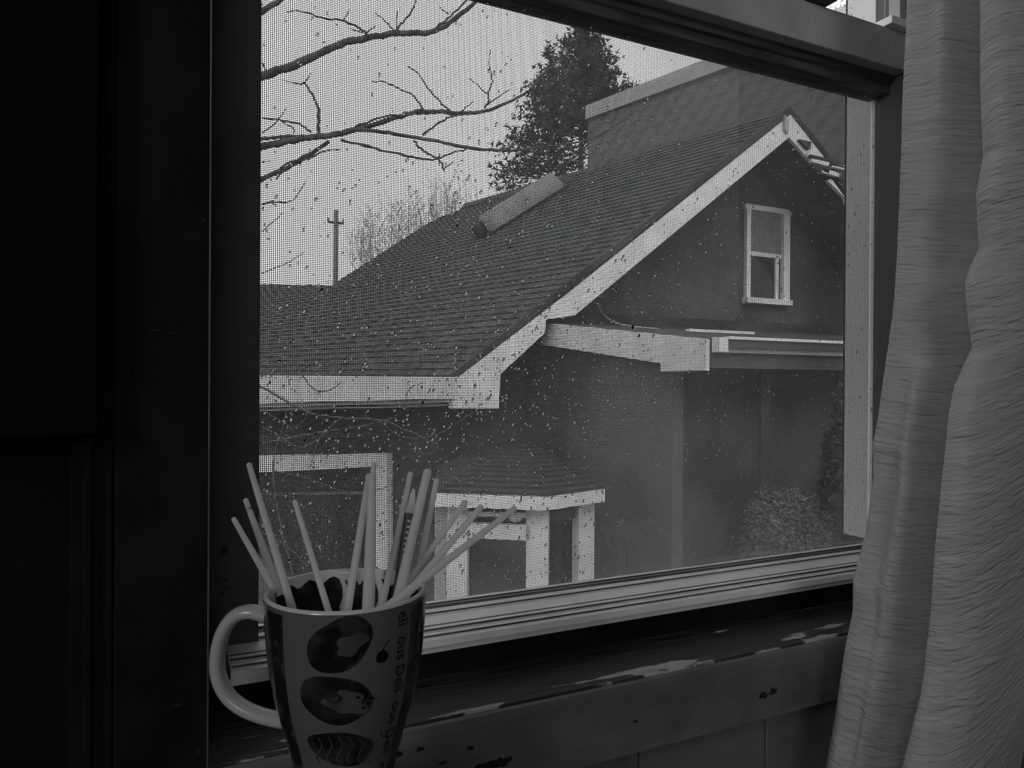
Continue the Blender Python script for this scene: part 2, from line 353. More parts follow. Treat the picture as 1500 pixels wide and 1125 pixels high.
body = [(0, zb + .0008), (.020, zb + .0008), (.0215, zb)] + [(r_, zb + h) for r_, h in prf]
lip = [(.0454, zb + .1195), (.0450, zb + .1208), (.0440, zb + .1212), (.0428, zb + .1206), (.0422, zb + .119)]
inner = [(max(RO(h) - TH, .001), zb + h) for h in (.110, .10, .09, .08, .065, .05, .035, .02, .010)] + [(.018, zb + .0065), (0, zb + .006)]
MB().lathe(body, (mx, my), 96).build('body', M['ceramic'], mug, smooth=True)
MB().lathe(lip + inner, (mx, my), 96).build('lining', M['lining'], mug, smooth=True)['label'] = 'pale glazed rim and lining'
# handle: traced through three-dimensional points left of the body
hp = [(400, 903), (388, 901), (366, 896), (344, 903), (327, 926), (319, 958), (320, 990), (333, 1018), (356, 1037), (385, 1049), (420, 1057)]
pts = catmull([atD(a, b_, .425 + .004 * i / 10) for i, (a, b_) in enumerate(hp)], 5)
hv = MB(); n_ = 12; vs = []
for i, p in enumerate(pts):
    d = (pts[min(i + 1, len(pts) - 1)] - pts[max(i - 1, 0)]).normalized(); a = fwd.copy(); b_ = d.cross(a).normalized(); a = b_.cross(d).normalized()
    for k in range(n_):
        t = 2 * math.pi * k / n_; vs.append(p + a * math.cos(t) * .0060 + b_ * math.sin(t) * .0042)
hv.add(vs, [(i * n_ + k, i * n_ + (k + 1) % n_, (i + 1) * n_ + (k + 1) % n_, (i + 1) * n_ + k) for i in range(len(pts) - 1) for k in range(n_)] + [tuple(range(n_)), tuple(range((len(pts) - 1) * n_, len(pts) * n_))])
hv.build('handle', M['handle'], mug, smooth=True)

def onmug(px, py, off=.0003):
    d = ray(px, py); best = None
    t = .33
    while t < .44:
        p = d * t; h = p.z - zb
        if 0 < h < .12 and math.hypot(p.x - mx, p.y - my) < RO(h) + off: return p
        t += .0002
    return None
def mugpt(phi, h, off=.0003):
    r_ = RO(h) + off; return Vector((mx + r_ * math.cos(phi), my + r_ * math.sin(phi), zb + h))
def ph(px, py):
    p = onmug(px, py)
    if p is None: p = atD(px, py, .425)
    return math.atan2(p.y - my, p.x - mx), min(max(p.z - zb, .002), .119)
def patch(name, cpx, cpy, rx, ry, rot, m, off=.0003, nr=5, na=28, wob=.05, inner_=0):
    phi0, h0 = ph(cpx, cpy); phx, _ = ph(cpx + 10, cpy); dphi = (phx - phi0) / 10; dh = -.425 / F * 1.03
    vs = []; fs = []
    for i in range(nr + 1):
        for k in range(na):
            t = 2 * math.pi * k / na; q = (inner_ + (1 - inner_) * i / nr) * (1 + wob * math.sin(3 * t + cpy) * .5 + wob * math.sin(5 * t + cpx) * .4)
            a, b_ = q * rx * math.cos(t), q * ry * math.sin(t); u = a * math.cos(rot) - b_ * math.sin(rot); v = a * math.sin(rot) + b_ * math.cos(rot)
            h = min(max(h0 + v * dh, .001), .119); vs.append(mugpt(phi0 + u * dphi, h, off))
    for i in range(nr):
        for k in range(na): fs.append((i * na + k, i * na + (k + 1) % na, (i + 1) * na + (k + 1) % na, (i + 1) * na + k))
    return MB().add(vs, fs).build(name, m, mug, smooth=True)
def stroke(name, pts, wd, m, off=.0006):
    out = []; pts2 = [ph(a, b_) for a, b_ in [(p.x, p.y) for p in catmull([(a, b_, 0) for a, b_ in pts], 6)]]
    P = [mugpt(a, h, off) for a, h in pts2]; mb = MB(); vs = []
    for i, p in enumerate(P):
        d = (P[min(i + 1, len(P) - 1)] - P[max(i - 1, 0)]).normalized(); nn = Vector((p.x - mx, p.y - my, 0)).normalized(); s_ = d.cross(nn).normalized() * wd / 2
        vs += [p - s_, p + s_]
    mb.add(vs, [(2 * i, 2 * i + 1, 2 * i + 3, 2 * i + 2) for i in range(len(P) - 1)]); return mb.build(name, m, mug)
patch('printed_cake', 497, 946, 52, 34, R(-22), M['print_'])
patch('printed_cake', 491, 1027, 56, 33, R(10), M['print_'])
patch('printed_cake', 500, 1098, 50, 25, R(12), M['print_'])
patch('printed_icing', 515, 944, 24, 13, R(-20), M['print_light'], .0005, wob=.3)
patch('printed_icing', 508, 1030, 30, 16, R(10), M['print_light'], .0005, wob=.4)
patch('printed_swirl', 488, 1022, 13, 7, R(10), M['print_'], .0008, inner_=.6)
for px, py in ((520, 1003), (528, 1012), (537, 1020), (524, 1021), (540, 1030), (532, 1036), (512, 1008), (545, 1022)):
    patch('printed_sprinkle', px, py, 3.4, 1.8, R(25), M['ink'], .0009, nr=1, na=8)
for k in range(6):
    xx = 466 + k * 15; stroke('printed_drizzle', [(xx, 1078 + abs(k - 2) * 1), (xx + 6, 1092), (xx - 2, 1108), (xx + 3, 1119)], .0006, M['print_light'])
patch('printed_cherry', 560, 962, 8.5, 8.5, 0, M['ink'])
stroke('cherry_stem', [(561, 953), (563, 946), (569, 938)], .0007, M['ink'])
stroke('printed_curl', [(556, 1072), (561, 1079), (566, 1078), (567, 1074)], .0006, M['ink'])
# printed band at right edge and at far left edge
def band(phiA, phiB, h0, h1, m):
    vs = []; nn = 40
    for i in range(nn + 1):
        h = h0 + (h1 - h0) * i / nn
        for k in range(7): vs.append(mugpt(phiA + (phiB - phiA) * k / 6, h, .0003))
    return MB().add(vs, [(i * 7 + k, i * 7 + k + 1, (i + 1) * 7 + k + 1, (i + 1) * 7 + k) for i in range(nn) for k in range(6)]).build('printed_band', m, mug, smooth=True)
pa, _ = ph(601, 930); pb, _ = ph(621, 900)
band(pa, pa + .55, .004, .117, M['band'])
pc, _ = ph(399, 930); pd_, _ = ph(414, 930)
band(pd_, pd_ - .35, .004, .117, M['band'])
for px, py in ((616, 915), (611, 968), (602, 1030)): patch('printed_ring', px, py, 5, 9, 0, M['print_light'], .0007, inner_=.5, nr=2, na=16)
# lettering down the side, wrapped on the mug
def lettering(txt, size, hstart, phic, name='lettering', m=None):
    cu = bpy.data.curves.new('letters', 'FONT'); cu.body = txt; cu.size = size; cu.resolution_u = 3
    to = bpy.data.objects.new('letters', cu); col.objects.link(to); bpy.context.view_layer.update()
    me = bpy.data.meshes.new_from_object(to.evaluated_get(bpy.context.evaluated_depsgraph_get()))
    vs = []
    for v in me.vertices:                       # text x runs down the mug, text y runs to the right
        h = hstart - v.co.x; h = min(max(h, .001), .1195); vs.append(mugpt(phic + v.co.y / .04, h, .0004))
    fs = [tuple(p.vertices) for p in me.polygons]
    col.objects.unlink(to); bpy.data.objects.remove(to)
    return MB().add(vs, fs).build(name, m or M['ink'], mug)
pt, _ = ph(583, 930)
lettering('eli  ous Deli  ous Deli  ous Deli  ous', .0092, .1165, pt)
# patterned inside
def inpatch(a0, a1, h0, h1):
    vs = []; nn = 16
    for i in range(9):
        for k in range(nn + 1):
            h = h0 + (h1 - h0) * i / 8 + .002 * math.sin(k * 1.3); a = a0 + (a1 - a0) * k / nn + .03 * math.sin(i * 1.7); r_ = RO(min(h, .119)) - TH - .0006
            vs.append((mx + r_ * math.cos(a), my + r_ * math.sin(a), zb + h))
    MB().add(vs, [(i * (nn + 1) + k, i * (nn + 1) + k + 1, (i + 1) * (nn + 1) + k + 1, (i + 1) * (nn + 1) + k) for i in range(8) for k in range(nn)]).build('inner_print', M['print_'], mug, smooth=True)
A0 = math.pi / 2 - YAW
inpatch(A0 + .30, A0 + 1.5, .07, .1155); inpatch(A0 - .25, A0 + .22, .07, .113); inpatch(A0 - 1.3, A0 - .35, .07, .114)
tag(mug, 'tall printed ceramic mug holding pale sticks in front of the window', 'mug')

# ------------------------------------------------------------------ sticks
def inside(p):
    h = p.z - zb
    if h < .0085: return False
    if h > .119: return True
    return math.hypot(p.x - mx, p.y - my) < RO(min(h, .119)) - TH - .003
def stickpath(tip, low, dt, dl):
    T = atD(tip[0], tip[1], .425 + dt); P = atD(low[0], low[1], .425 + dl); d = (P - T).normalized()
    t = (P - T).length; q = 0
    while inside(T + d * (t + q)) and q < .14: q += .001
    return T, T + d * (t + max(q - .001, 0.0))
sticks = [
    ((364, 678), (425, 881), .030, .005, 4.2, 8.0, 'pale stick tallest of the left cluster leaning left'),
    ((359, 730), (411, 872), .016, .006, 3.8, 7.0, 'pale stick with a dark speck near its tip, left cluster'),
    ((341, 758), (404, 868), .000, .002, 3.6, 5.5, 'lowest and leftmost pale stick leaning left over the mug rim'),
    ((431, 732), (479, 888), .022, .004, 3.8, 6.0, 'lone thin pale stick between the left and middle clusters'),
    ((547, 676), (545, 850), .045, .026, 4.2, 6.0, 'pale stick tip peeking above and behind the middle pair'),
    ((541, 694), (510, 888), .024, .000, 4.6, 7.5, 'pale middle stick slanting down to the left'),
    ((545, 692), (539, 888), .010, -.012, 5.0, 11, 'thick upright pale stick in the middle of the mug'),
    ((602, 691), (560, 886), .034, .008, 4.0, 6.5, 'pale stick leaning right just left of the black pencil'),
    ((627, 687), (584, 872), .018, -.004, 6.0, 9.0, 'thickest pale stick right of the black pencil'),
    ((640, 701), (611, 850), .036, .020, 4.0, 6.0, 'slim pale stick right of the thickest one'),
    ((683, 733), (578, 880), .030, .006, 4.2, 6.2, 'pale stick leaning right, nearest the middle of the three slanting ones'),
    ((707, 740), (590, 878), .010, -.008, 4.4, 7.0, 'pale stick leaning right, middle of the three slanting ones'),
    ((756, 743), (571, 886), -.002, -.017, 4.2, 8.0, 'longest slanting pale stick, its tip farthest right')]
px2m = .425 / F
for tip, low, dt, dl, r0, r1, lab in sticks:
    T, B = stickpath(tip, low, dt, dl); L_ = (B - T).length; D = (B - T).normalized()
    e = empty('chopstick', B)
    ra, rb = r0 * px2m * 1.05, r1 * px2m * 1.0
    n_ = 12; rs = [ra * .35, ra * .75, ra * .95, ra] + [ra + (rb - ra) * k / 10 for k in range(1, 11)]
    ps = [T, T + D * ra * .25, T + D * ra * .6, T + D * ra * 1.2] + [T + D * (ra * 1.2 + (L_ - ra * 1.2) * k / 10) for k in range(1, 11)]
    MB().tube(ps, rs, 12).build('shaft', M['stick'], e, smooth=True)
    if 'speck' in lab:
        q = T + D * .006; MB().tube([q, q + D * .0016], ra * 1.06, 8).build('dark_speck', M['ink'], e)
    tag(e, lab, 'chopstick', 'pale chopsticks standing in the mug')
# pencil-like pen with a pale tip
T, B = stickpath((606, 716), (586, 850), .016, -.001 + .006); D = (B - T).normalized()
e = empty('pencil', B); T1 = T + D * .0145; 
MB().tube([T, T + D * .004, T1], [.0007, .0016, .0030], 12).build('tip', M['stick'], e, smooth=True)
MB().tube([T1, B], [.0033, .0033], 6).build('barrel', M['pen'], e)
tp = MB()
up = (-ray(600, 780)).normalized(); sd = D.cross(up).normalized(); nf_ = sd.cross(D).normalized()
for k in range(9):
    q = T1 + D * (.004 + k * .0033) - nf_ * 0; cc = q + up * .00345
    tp.add([cc - sd * .0009 * (1 + k % 3 * .4), cc + sd * .0009, cc + sd * .0009 + D * .0012, cc - sd * .0009 * (1 + k % 2 * .5) + D * .0012], [(0, 1, 2, 3)])
tp.build('barrel_print', M['penmark'], e)
tag(e, 'black pencil with a pale tip standing among the sticks', 'pencil')

# ------------------------------------------------------------------ curtain
E1 = [(-300, 1330), (0, 1323), (100, 1319), (200, 1317), (300, 1314), (400, 1310), (450, 1306), (500, 1300), (600, 1288), (650, 1280), (700, 1281), (780, 1270), (855, 1252), (900, 1252), (960, 1240), (1050, 1228), (1125, 1214), (1400, 1185)]
E2 = [(-300, 1425), (0, 1430), (100, 1432), (200, 1437), (260, 1428), (345, 1433), (375, 1420), (400, 1413), (440, 1416), (500, 1423), (530, 1410), (560, 1397), (600, 1390), (700, 1380), (800, 1371), (900, 1366), (980, 1358), (1020, 1352), (1060, 1341), (1125, 1323), (1400, 1270)]
def XYpx(px, Y): p = atY(px, 556, Y); return Vector((p.x, p.y, 0))
rows = []; zs = [1.0 - .6 * k / 24 for k in range(24)] + [.40 - .0011 * k for k in range(746)] + [-.42 - .68 * k / 24 for k in range(25)]
NZ = len(zs) - 1
for i, z in enumerate(zs):
    y1 = 556 - z * F / .67; y2 = 556 - z * F / .60
    e1 = interp(E1, y1); e2 = interp(E2, y2)
    mid = (e1 + e2) / 2; wv = 3 * math.sin(z * 7)
    cp = [XYpx(e1 + 34, .505), XYpx(e1 + 10, .492), XYpx(e1, .478), XYpx(e1 + 6, .467), XYpx(e1 + 32, .4555), XYpx(mid + wv, .443 + .004 * math.sin(z * 13)), XYpx(e2 - 4, .434), XYpx(e2 + 20, .434), XYpx(e2 + 34, .424), XYpx(e2 + 16, .408),
          XYpx(e2 + 1, .397), XYpx(e2 + 5, .388), XYpx(e2 + 34, .374 + .003 * math.sin(z * 19)), XYpx(e2 + 80 + wv, .366), XYpx(e2 + 125, .368), XYpx(e2 + 165, .380), XYpx(e2 + 190, .400)]
    pts = catmull(cp, 12)
    rows.append([Vector((p.x, p.y, z)) for p in pts])
nc = len(rows[0]); me = bpy.data.meshes.new('curtain'); uarc = [0]
for j in range(1, nc): uarc.append(uarc[-1] + (rows[400][j] - rows[400][j - 1]).length)
for i, rw in enumerate(rows):
    for j, p in enumerate(rw):
        if .0 <= j: pass
        w_ = mnoise.noise(Vector((j * .06, p.z * 9, 2))) * .0022 + mnoise.noise(Vector((j * .03 + p.z * 6, p.z * 4, 9))) * .003
        f_ = min(1, j / 20) * (0 if abs(j - 24) < 5 else 1)
        if .42 > p.z > -.44:
            uu = uarc[j]; wob = mnoise.noise(Vector((uu * 7, p.z * 5, 4))) * .004
            a_ = mnoise.noise(Vector((uu * 32, (p.z + wob) * 290, 1))); b_ = mnoise.noise(Vector((uu * 55, (p.z + wob) * 520, 7)))
            w_ += (max(0, a_ - .05) ** .7 * .0019 + max(0, b_) * .0009) / max(f_ * .8, .3); f_ = max(f_, .375)
        rows[i][j] = p + Vector((-.6, -.8, 0)) * w_ * f_ * .8
me.from_pydata([tuple(p) for rw in rows for p in rw], [], [(i * nc + j, i * nc + j + 1, (i + 1) * nc + j + 1, (i + 1) * nc + j) for i in range(NZ) for j in range(nc - 1)])
uvl = me.uv_layers.new(name='UVMap'); us = [0]
mid_ = rows[NZ // 2]
for j in range(1, nc): us.append(us[-1] + (mid_[j] - mid_[j - 1]).length)
for lp in me.loops: i, j = divmod(lp.vertex_index, nc); uvl.data[lp.index].uv = (us[j], rows[i][0].z + .03 * math.sin(us[j] * 9 + rows[i][0].z * 2))
me.polygons.foreach_set('use_smooth', [True] * len(me.polygons)); me.materials.append(M['curtain'])
cur = bpy.data.objects.new('curtain', me); col.objects.link(cur)
tag(cur, 'pale slubbed fabric curtain hanging in folds at the right of the window', 'curtain')
# curtain rod, above the frame
rod = empty('curtain_rod', (.4, .44, 1.02)); MB().tube([(-.1, .44, 1.02), (1.1, .44, 1.02)], .008, 12).build('rod', M['darkwood'], rod, smooth=True)
for x in (-.05, 1.05): MB().box((x - .006, .44, 1.01), (x + .006, .536, 1.03)).build('bracket', M['darkwood'], rod)
tag(rod, 'dark rod across the top of the window carrying the curtain', 'rod')

#EXTERIOR
# ------------------------------------------------------------------ neighbour's house
GZ = -3.0
st(MB().box((-40, .9, GZ - .3), (60, 80, GZ)).build('ground', M['grass']))
YG, YW = 7.0, 7.9
A = atY(1158, 160, YG); E0 = atY(663, 552, YG)
rd_ = ray(-200, 549); rd_.z = 0; rd_.normalize()
tl = (E0 - A); TL = tl.length; tl.normalize(); nl = rd_.cross(tl).normalized()
if nl.z < 0: nl = -nl
tr_ = Vector((-tl.x, 0, tl.z)); nr_ = rd_.cross(tr_).normalized()
if nr_.z < 0: nr_ = -nr_
house = empty('neighbour_house', (A.x, YW, GZ))
tag(house, 'neighbouring grey house with large shingled gable roof and white rake boards', 'house')
def st_coord(p):
    q = p - A; a = rd_.dot(rd_); b_ = rd_.dot(tl); c = tl.dot(tl); e, f = q.dot(rd_), q.dot(tl); det = a * c - b_ * b_
    return ((e * c - f * b_) / det, (f * a - e * b_) / det)
polypx = [(1158, 160), (900, 239), (650, 316), (620, 332), (560, 371), (500, 409), (492, 419), (340, 416), (340, 549), (663, 552)]
poly = [st_coord(hit(a, b_, A, nl)) for a, b_ in polypx]
print('ROOFPOLY', [(round(a, 2), round(b_, 2)) for a, b_ in poly], 'TL', TL, 'A', A, 'E0', E0)
def S(s, t, off=0, base=None): return A + rd_ * s + tl * t + nl * off
def toST(pp): return [st_coord(hit(a, b_, A, nl)) for a, b_ in pp]
polyA = toST([(1158, 160), (900, 239), (650, 316), (620, 332), (560, 371), (494, 413), (492, 550.5), (663, 552)]); polyB = toST([(493, 419), (340, 416), (340, 549), (492, 550.5)])
slab = MB().prism([S(a, b_, -.02) for a, b_ in polyA], -nl * .14).prism([S(a, b_, -.02) for a, b_ in polyB], -nl * .14).build('roof_slope', M['shade'], house)
def clip(poly, t, keep):
    out = []
    for (a, b_), (c, d) in zip(poly, poly[1:] + poly[:1]):
        i1 = (b_ >= t) if keep > 0 else (b_ <= t); i2 = (d >= t) if keep > 0 else (d <= t)
        if i1: out.append((a, b_))
        if i1 != i2: k = (t - b_) / (d - b_); out.append((a + (c - a) * k, t))
    return out
NCOU = 44; tm = max(b_ for a, b_ in polyA); stp = tm / NCOU
random.seed(5)
for k in range(NCOU):
    lift = lambda t: .004 + .015 * max(0, (t - k * stp) / stp)
    for pq in (polyA, polyB):
        q = clip(clip(pq, k * stp, 1), (k + 1) * stp + .001, -1); n_ = len(q)
        if n_ < 3: continue
        top = [S(a, b_, lift(b_)) for a, b_ in q]; bot = [S(a, b_, -.019) for a, b_ in q]
        mb = MB(); mb.add(top + bot, [tuple(range(n_)), tuple(range(2 * n_ - 1, n_ - 1, -1))] + [(i, i + n_, (i + 1) % n_ + n_, (i + 1) % n_) for i in range(n_)])
        mb.build('shingle_course', M['shingle'], slab)
# right slope and its back
RL = poly[2][0] - .15
rr = [(0, 0), (RL, 0), (RL - 2, TL * .93), (0, TL * .93)]
rs_ = MB().prism([A + rd_ * a + tr_ * b_ + nr_ * .0 for a, b_ in rr], -nr_ * .14).build('roof_slope', M['shingle'], house)
# rake boards (their face lies in the plane of the gable)
def yp(pts, Y, t, name, m, parent=house, **k): return MB().prism([atY(a, b_, Y) for a, b_ in pts], (0, t, 0)).build(name, M[m], parent, **k)
yp([(1160, 166), (1156, 201), (842, 462), (822, 466), (808, 455), (824, 436)], YG - .03, .05, 'rake_board', 'white')
yp([(824, 436), (843, 461), (822, 465), (800, 468), (798, 488), (733, 548), (731, 598), (660, 598), (663, 559)], YG - .05, .07, 'rake_board', 'white')
yp([(1160, 166), (1215, 240), (1203, 254), (1156, 201)], YG - .03, .05, 'rake_board', 'white')
yp([(1218, 262), (1250, 306), (1250, 330), (1238, 290), (1212, 264)], YG - .03, .05, 'rake_board', 'white')
yp([(1250, 306), (1420, 560), (1400, 585), (1250, 345)], YG - .03, .05, 'rake_board', 'white')
yp([(1157, 157), (1160, 165), (663, 559), (660, 550)], YG - .045, .10, 'roof_edge', 'shade')
yp([(1158, 156), (1216, 228), (1214, 236), (1159, 166)], YG - .045, .10, 'roof_edge', 'shade')
# loose broken boards at the right rake
for q, mm in (([(1171, 204), (1189, 208), (1186, 219), (1180, 214)], 'shade'), ([(1188, 226), (1232, 236), (1231, 241), (1187, 230)], 'shade'), ([(1190, 232), (1246, 244), (1246, 251), (1189, 237)], 'white'),
              ([(1192, 240), (1216, 246), (1214, 254), (1194, 248)], 'shade'), ([(1216, 236), (1246, 243), (1246, 250), (1214, 243)], 'shade'), ([(1205, 246), (1232, 254), (1229, 259), (1204, 252)], 'white'), ([(1226, 250), (1246, 252), (1246, 266), (1228, 262)], 'shade'), ([(1150, 168), (1156, 176), (1155, 196), (1150, 188)], 'coping')):
    yp(q, YG - .08, .05, 'loose_board', mm)
# gable wall
outn_ = Vector((-rd_.y, rd_.x, 0)); outn_ = -outn_ if outn_.x > 0 else outn_
sh = rd_ * ((YW - YG) / rd_.y)
Aw = A + sh; k_ = -tl.z / abs(tl.x)
_k = E0 + outn_ * -.55; wl = (_k + rd_ * ((YW - _k.y) / rd_.y)).x + .01; wr = A.x + 4.4
gz = lambda x: A.z - .19 - abs(x - Aw.x) * k_
MB().prism([(wl, YW, GZ), (wl, YW, gz(wl)), (Aw.x, YW, gz(Aw.x)), (wr, YW, gz(wr)), (wr, YW, GZ)], (0, .15, 0)).build('gable_wall', M['stucco'], house)
# soffit boards under the overhang
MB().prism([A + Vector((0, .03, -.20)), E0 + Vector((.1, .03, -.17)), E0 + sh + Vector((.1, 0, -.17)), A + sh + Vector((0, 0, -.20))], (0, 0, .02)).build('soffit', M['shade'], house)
er = A + tr_ * TL
MB().prism([A + Vector((0, .03, -.20)), er + Vector((-.1, .03, -.17)), er + sh + Vector((-.1, 0, -.17)), A + sh + Vector((0, 0, -.20))], (0, 0, .02)).build('soffit', M['stucco'], house)
# gable window
def at(a, b_): return atY(a, b_, YW)
a0, a1 = at(1090, 305), at(1150, 440); x0, x1, z1_, z0_ = a0.x, a1.x, a0.z - .02, at(1118, 439).z
zm = at(1118, 374).z
gw = empty('gable_window', ((x0 + x1) / 2, YW - .03, z0_)); gw.parent = house; gw.matrix_parent_inverse = Matrix.Translation(-house.location)
def wpart(a, b_, name, m, y0=YW - .06, y1=YW - .001): return MB().box((a[0], y0, a[1]), (b_[0], y1, b_[1])).build(name, M[m], gw, bevel=.004)
t = .075
wpart((x0, z0_), (x0 + t, z1_), 'side_casing', 'white'); wpart((x1 - t * 1.6, z0_), (x1, z1_), 'side_casing', 'white', YW - .09)
wpart((x0 - .02, z1_), (x1 + .08, z1_ + t), 'head_casing', 'white'); wpart((x0 - .03, z0_ - t), (x1 + .03, z0_ + .01), 'sill', 'white', YW - .12)
wpart((x0 + t, zm - .03), (x1 - t, zm + .03), 'middle_rail', 'white', YW - .045)
wpart((x1 - t - .16, z0_), (x1 - t - .10, zm), 'sash_stile', 'white', YW - .045)
wpart((x0 + t, z0_), (x1 - t, zm), 'pane', 'winglass', YW - .02); wpart((x0 + t, zm), (x1 - t, z1_), 'pane', 'blind', YW - .03)

# low addition toward us
XF = atY(800, 490, 7.2).x
yf = 4.58; 
for i in range(30):
    p = atY(1036, 495, yf); yf += (XF - p.x) * .5
zf1 = atY(1036, 496, yf).z; zf0 = atY(1036, 543, yf).z; XE = 9.4; zb1 = .74
def rz(y): return zf1 + (zb1 - zf1) * (y - yf) / (YW - yf)
MB().prism([(XF, yf, zf1), (XF, YW, zb1), (XF, YW, zb1 - .06), (XF, yf, zf1 - .06)], (XE - XF, 0, 0)).build('addition_roof', M['shingle'], house)
MB().prism([(XF - .03, yf - .02, zf1 - .005), (XF - .03, 7.25, rz(7.25) - .005), (XF - .03, 7.25, rz(7.25) - .25), (XF - .03, yf + .55, rz(yf + .55) - .25), (XF - .03, yf + .55, zf0), (XF - .03, yf - .02, zf0)], (.04, 0, 0)).build('fascia', M['white'], house)
MB().prism([(XF + .012, yf - .02, zf1), (XF + .012, yf - .02, zf0 + .02), (XF + .012, yf - .04, zf0 + .02), (XF + .012, yf - .04, zf1)], (XE - XF, 0, 0)).build('fascia', M['stucco2'], house)
zg = lambda py: atY(1130, py, yf - .1).z
for nm, py0, py1, y0, mm in (('gutter_lip', 496, 500, yf - .14, 'white'), ('gutter', 500, 512, yf - .12, 'stucco2'), ('gutter_base', 512, 518, yf - .09, 'coping')):
    MB().box((XF + .10, y0, zg(py1)), (XE, yf - .041, zg(py0))).build(nm, M[mm], house)
MB().box((XF + .01, yf - .13, zg(518)), (XF + .10, yf - .041, zg(497))).build('gutter_end', M['white'], house)
MB().box((XF + .005, yf, zf0 + .03), (XE, yf + .60, zf0 + .05)).build('soffit', M['shade'], house)
XWl = XF + .10
p = atY(985, 600, 5.14); yc = 5.14
for i in range(30):
    p = atY(985, 600, yc); yc += (XWl - p.x) * .5
MB().prism([(XWl, yc, GZ), (XWl, YW - .001, GZ), (XWl, YW - .001, rz(YW) - .10), (XWl, yc, rz(yc) - .10)], (.12, 0, 0)).build('side_wall', M['stucco2'], house)
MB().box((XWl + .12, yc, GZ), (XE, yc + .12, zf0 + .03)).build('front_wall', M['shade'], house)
MB().box((XWl + 1.0, yc - .03, GZ), (XWl + 1.12, yc, zf0 + .03)).build('corner_board', M['stucco'], house)
# flashing band at the foot of the gable
MB().box((XF + .3, YW - .03, zb1 - .02), (XE, YW - .001, zb1 + .13)).build('flashing', M['shade'], house)
MB().box((atY(1010, 484, 6.2).x, 6.2, rz(6.2)), (atY(1105, 487, 6.2).x, 6.26, rz(6.2) + .03)).build('roof_strip', M['white'], house)
# cables drooping on the addition's roof
MB().tube(catmull([atY(870, 440, YW - .1), atY(885, 462, 7.4), atY(905, 474, 7.0), atY(940, 480, 6.6), atY(965, 482, 6.4)], 5), .012, 5).build('cable', M['coping'], house)

# eave on the left side, gutter and the wall below it
EE = hit(340, 549, A, nl); EV = (EE - E0); Leave = EV.length; ev = EV.normalized()
outn = Vector((-rd_.y, rd_.x, 0)); 
if outn.x > 0: outn = -outn
def evq(px, py, off=0): return hit(px, py, E0 + outn * off, outn)
MB().prism([evq(340, 549, .03), evq(665, 552, .03), evq(665, 584, .03), evq(340, 580, .03)], outn * -.05).build('fascia', M['white'], house)
gp = MB()
for (q0, q1, off) in ((549, 572, .14),):
    gp.prism([evq(340, 549, .16), evq(652, 552, .16), evq(652, 584, .14), evq(340, 592, .14)], outn * -.12)
gp.build('gutter', M['white'], house)
for q0, q1, mm, off in ((593, 598, 'coping', .10), (600, 603, 'coping', .05)):
    MB().prism([evq(340, q0, off), evq(655, q0 - 8, off), evq(655, q1 - 8, off), evq(340, q1, off)], outn * -.03).build('eave_moulding', M[mm], house)
wo = -.55
def wq(px, py, off=0): return hit(px, py, E0 + outn * (wo + off), outn)
cL = wq(300, 700); cR = E0 + outn * wo; 
kk = (YW - cR.y) / rd_.y; cR = cR + rd_ * kk
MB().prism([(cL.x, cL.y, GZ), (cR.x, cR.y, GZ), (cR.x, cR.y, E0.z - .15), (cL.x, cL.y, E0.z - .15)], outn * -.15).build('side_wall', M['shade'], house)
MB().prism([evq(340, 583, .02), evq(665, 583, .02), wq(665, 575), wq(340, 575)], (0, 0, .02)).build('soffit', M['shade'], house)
lw = empty('picture_window', wq(470, 780)); lw.parent = house; lw.matrix_parent_inverse = Matrix.Translation(-house.location)
def lq(pts, name, m, off=.05, t=.05): return MB().prism([wq(a, b_, off) for a, b_ in pts], outn * -t).build(name, M[m], lw)
lq([(340, 668), (567, 664), (567, 682), (340, 695)], 'head_casing', 'white', .08, .08)
lq([(545, 682), (567, 682), (567, 930), (545, 930)], 'side_casing', 'white', .08, .08)
lq([(340, 695), (545, 683), (545, 930), (340, 930)], 'pane', 'winglass', .02, .02)
lq([(340, 722), (545, 720), (545, 724), (340, 727)], 'glazing_bar', 'stucco2', .04, .02)
lq([(340, 640), (640, 627), (640, 634), (340, 650)], 'frieze', 'stucco', .03, .03)
# hooded vent lying along the roof
va, vb = hit(708, 346, A, nl), hit(826, 272, A, nl)
hood = empty('roof_vent', va); D = (vb - va); DL = D.length; D.normalize(); SD = D.cross(nl).normalized()
hb = MB(); ns, na_ = 14, 12; vs = []
for i in range(ns + 1):
    s_ = i / ns; rr_ = .23 * min(1, math.sqrt(max(0, 1 - ((abs(s_ - .5) - .42) / .08) ** 2)) if abs(s_ - .5) > .42 else 1) + .015
    for k in range(na_ + 1):
        t = math.pi * k / na_; vs.append(va + D * (DL * s_) + SD * math.cos(t) * rr_ + nl * (math.sin(t) * rr_ * 1.15 + .02))
hb.add(vs, [(i * (na_ + 1) + k, i * (na_ + 1) + k + 1, (i + 1) * (na_ + 1) + k + 1, (i + 1) * (na_ + 1) + k) for i in range(ns) for k in range(na_)])
hb.build('hood', mat('vent_hood', .19, .8, var=.03, vscale=5), hood, smooth=True)
hb2 = MB(); hb2.prism([va + SD * .29 + nl * .03, va - SD * .25 + nl * .03, vb - SD * .25 + nl * .03, vb + SD * .29 + nl * .03], nl * .02); hb2.build('shadow_flange', M['shade'], hood)  # dark sheet, wider on one side, drawing the hood's shadow line
MB().tube([va + nl * .09 + D * .12, va + nl * .06 - D * .07], .15, 12).build('mouth', M['chip'], hood)
tag(hood, 'long rounded vent hood lying on the slope of the neighbouring roof', 'roof vent')

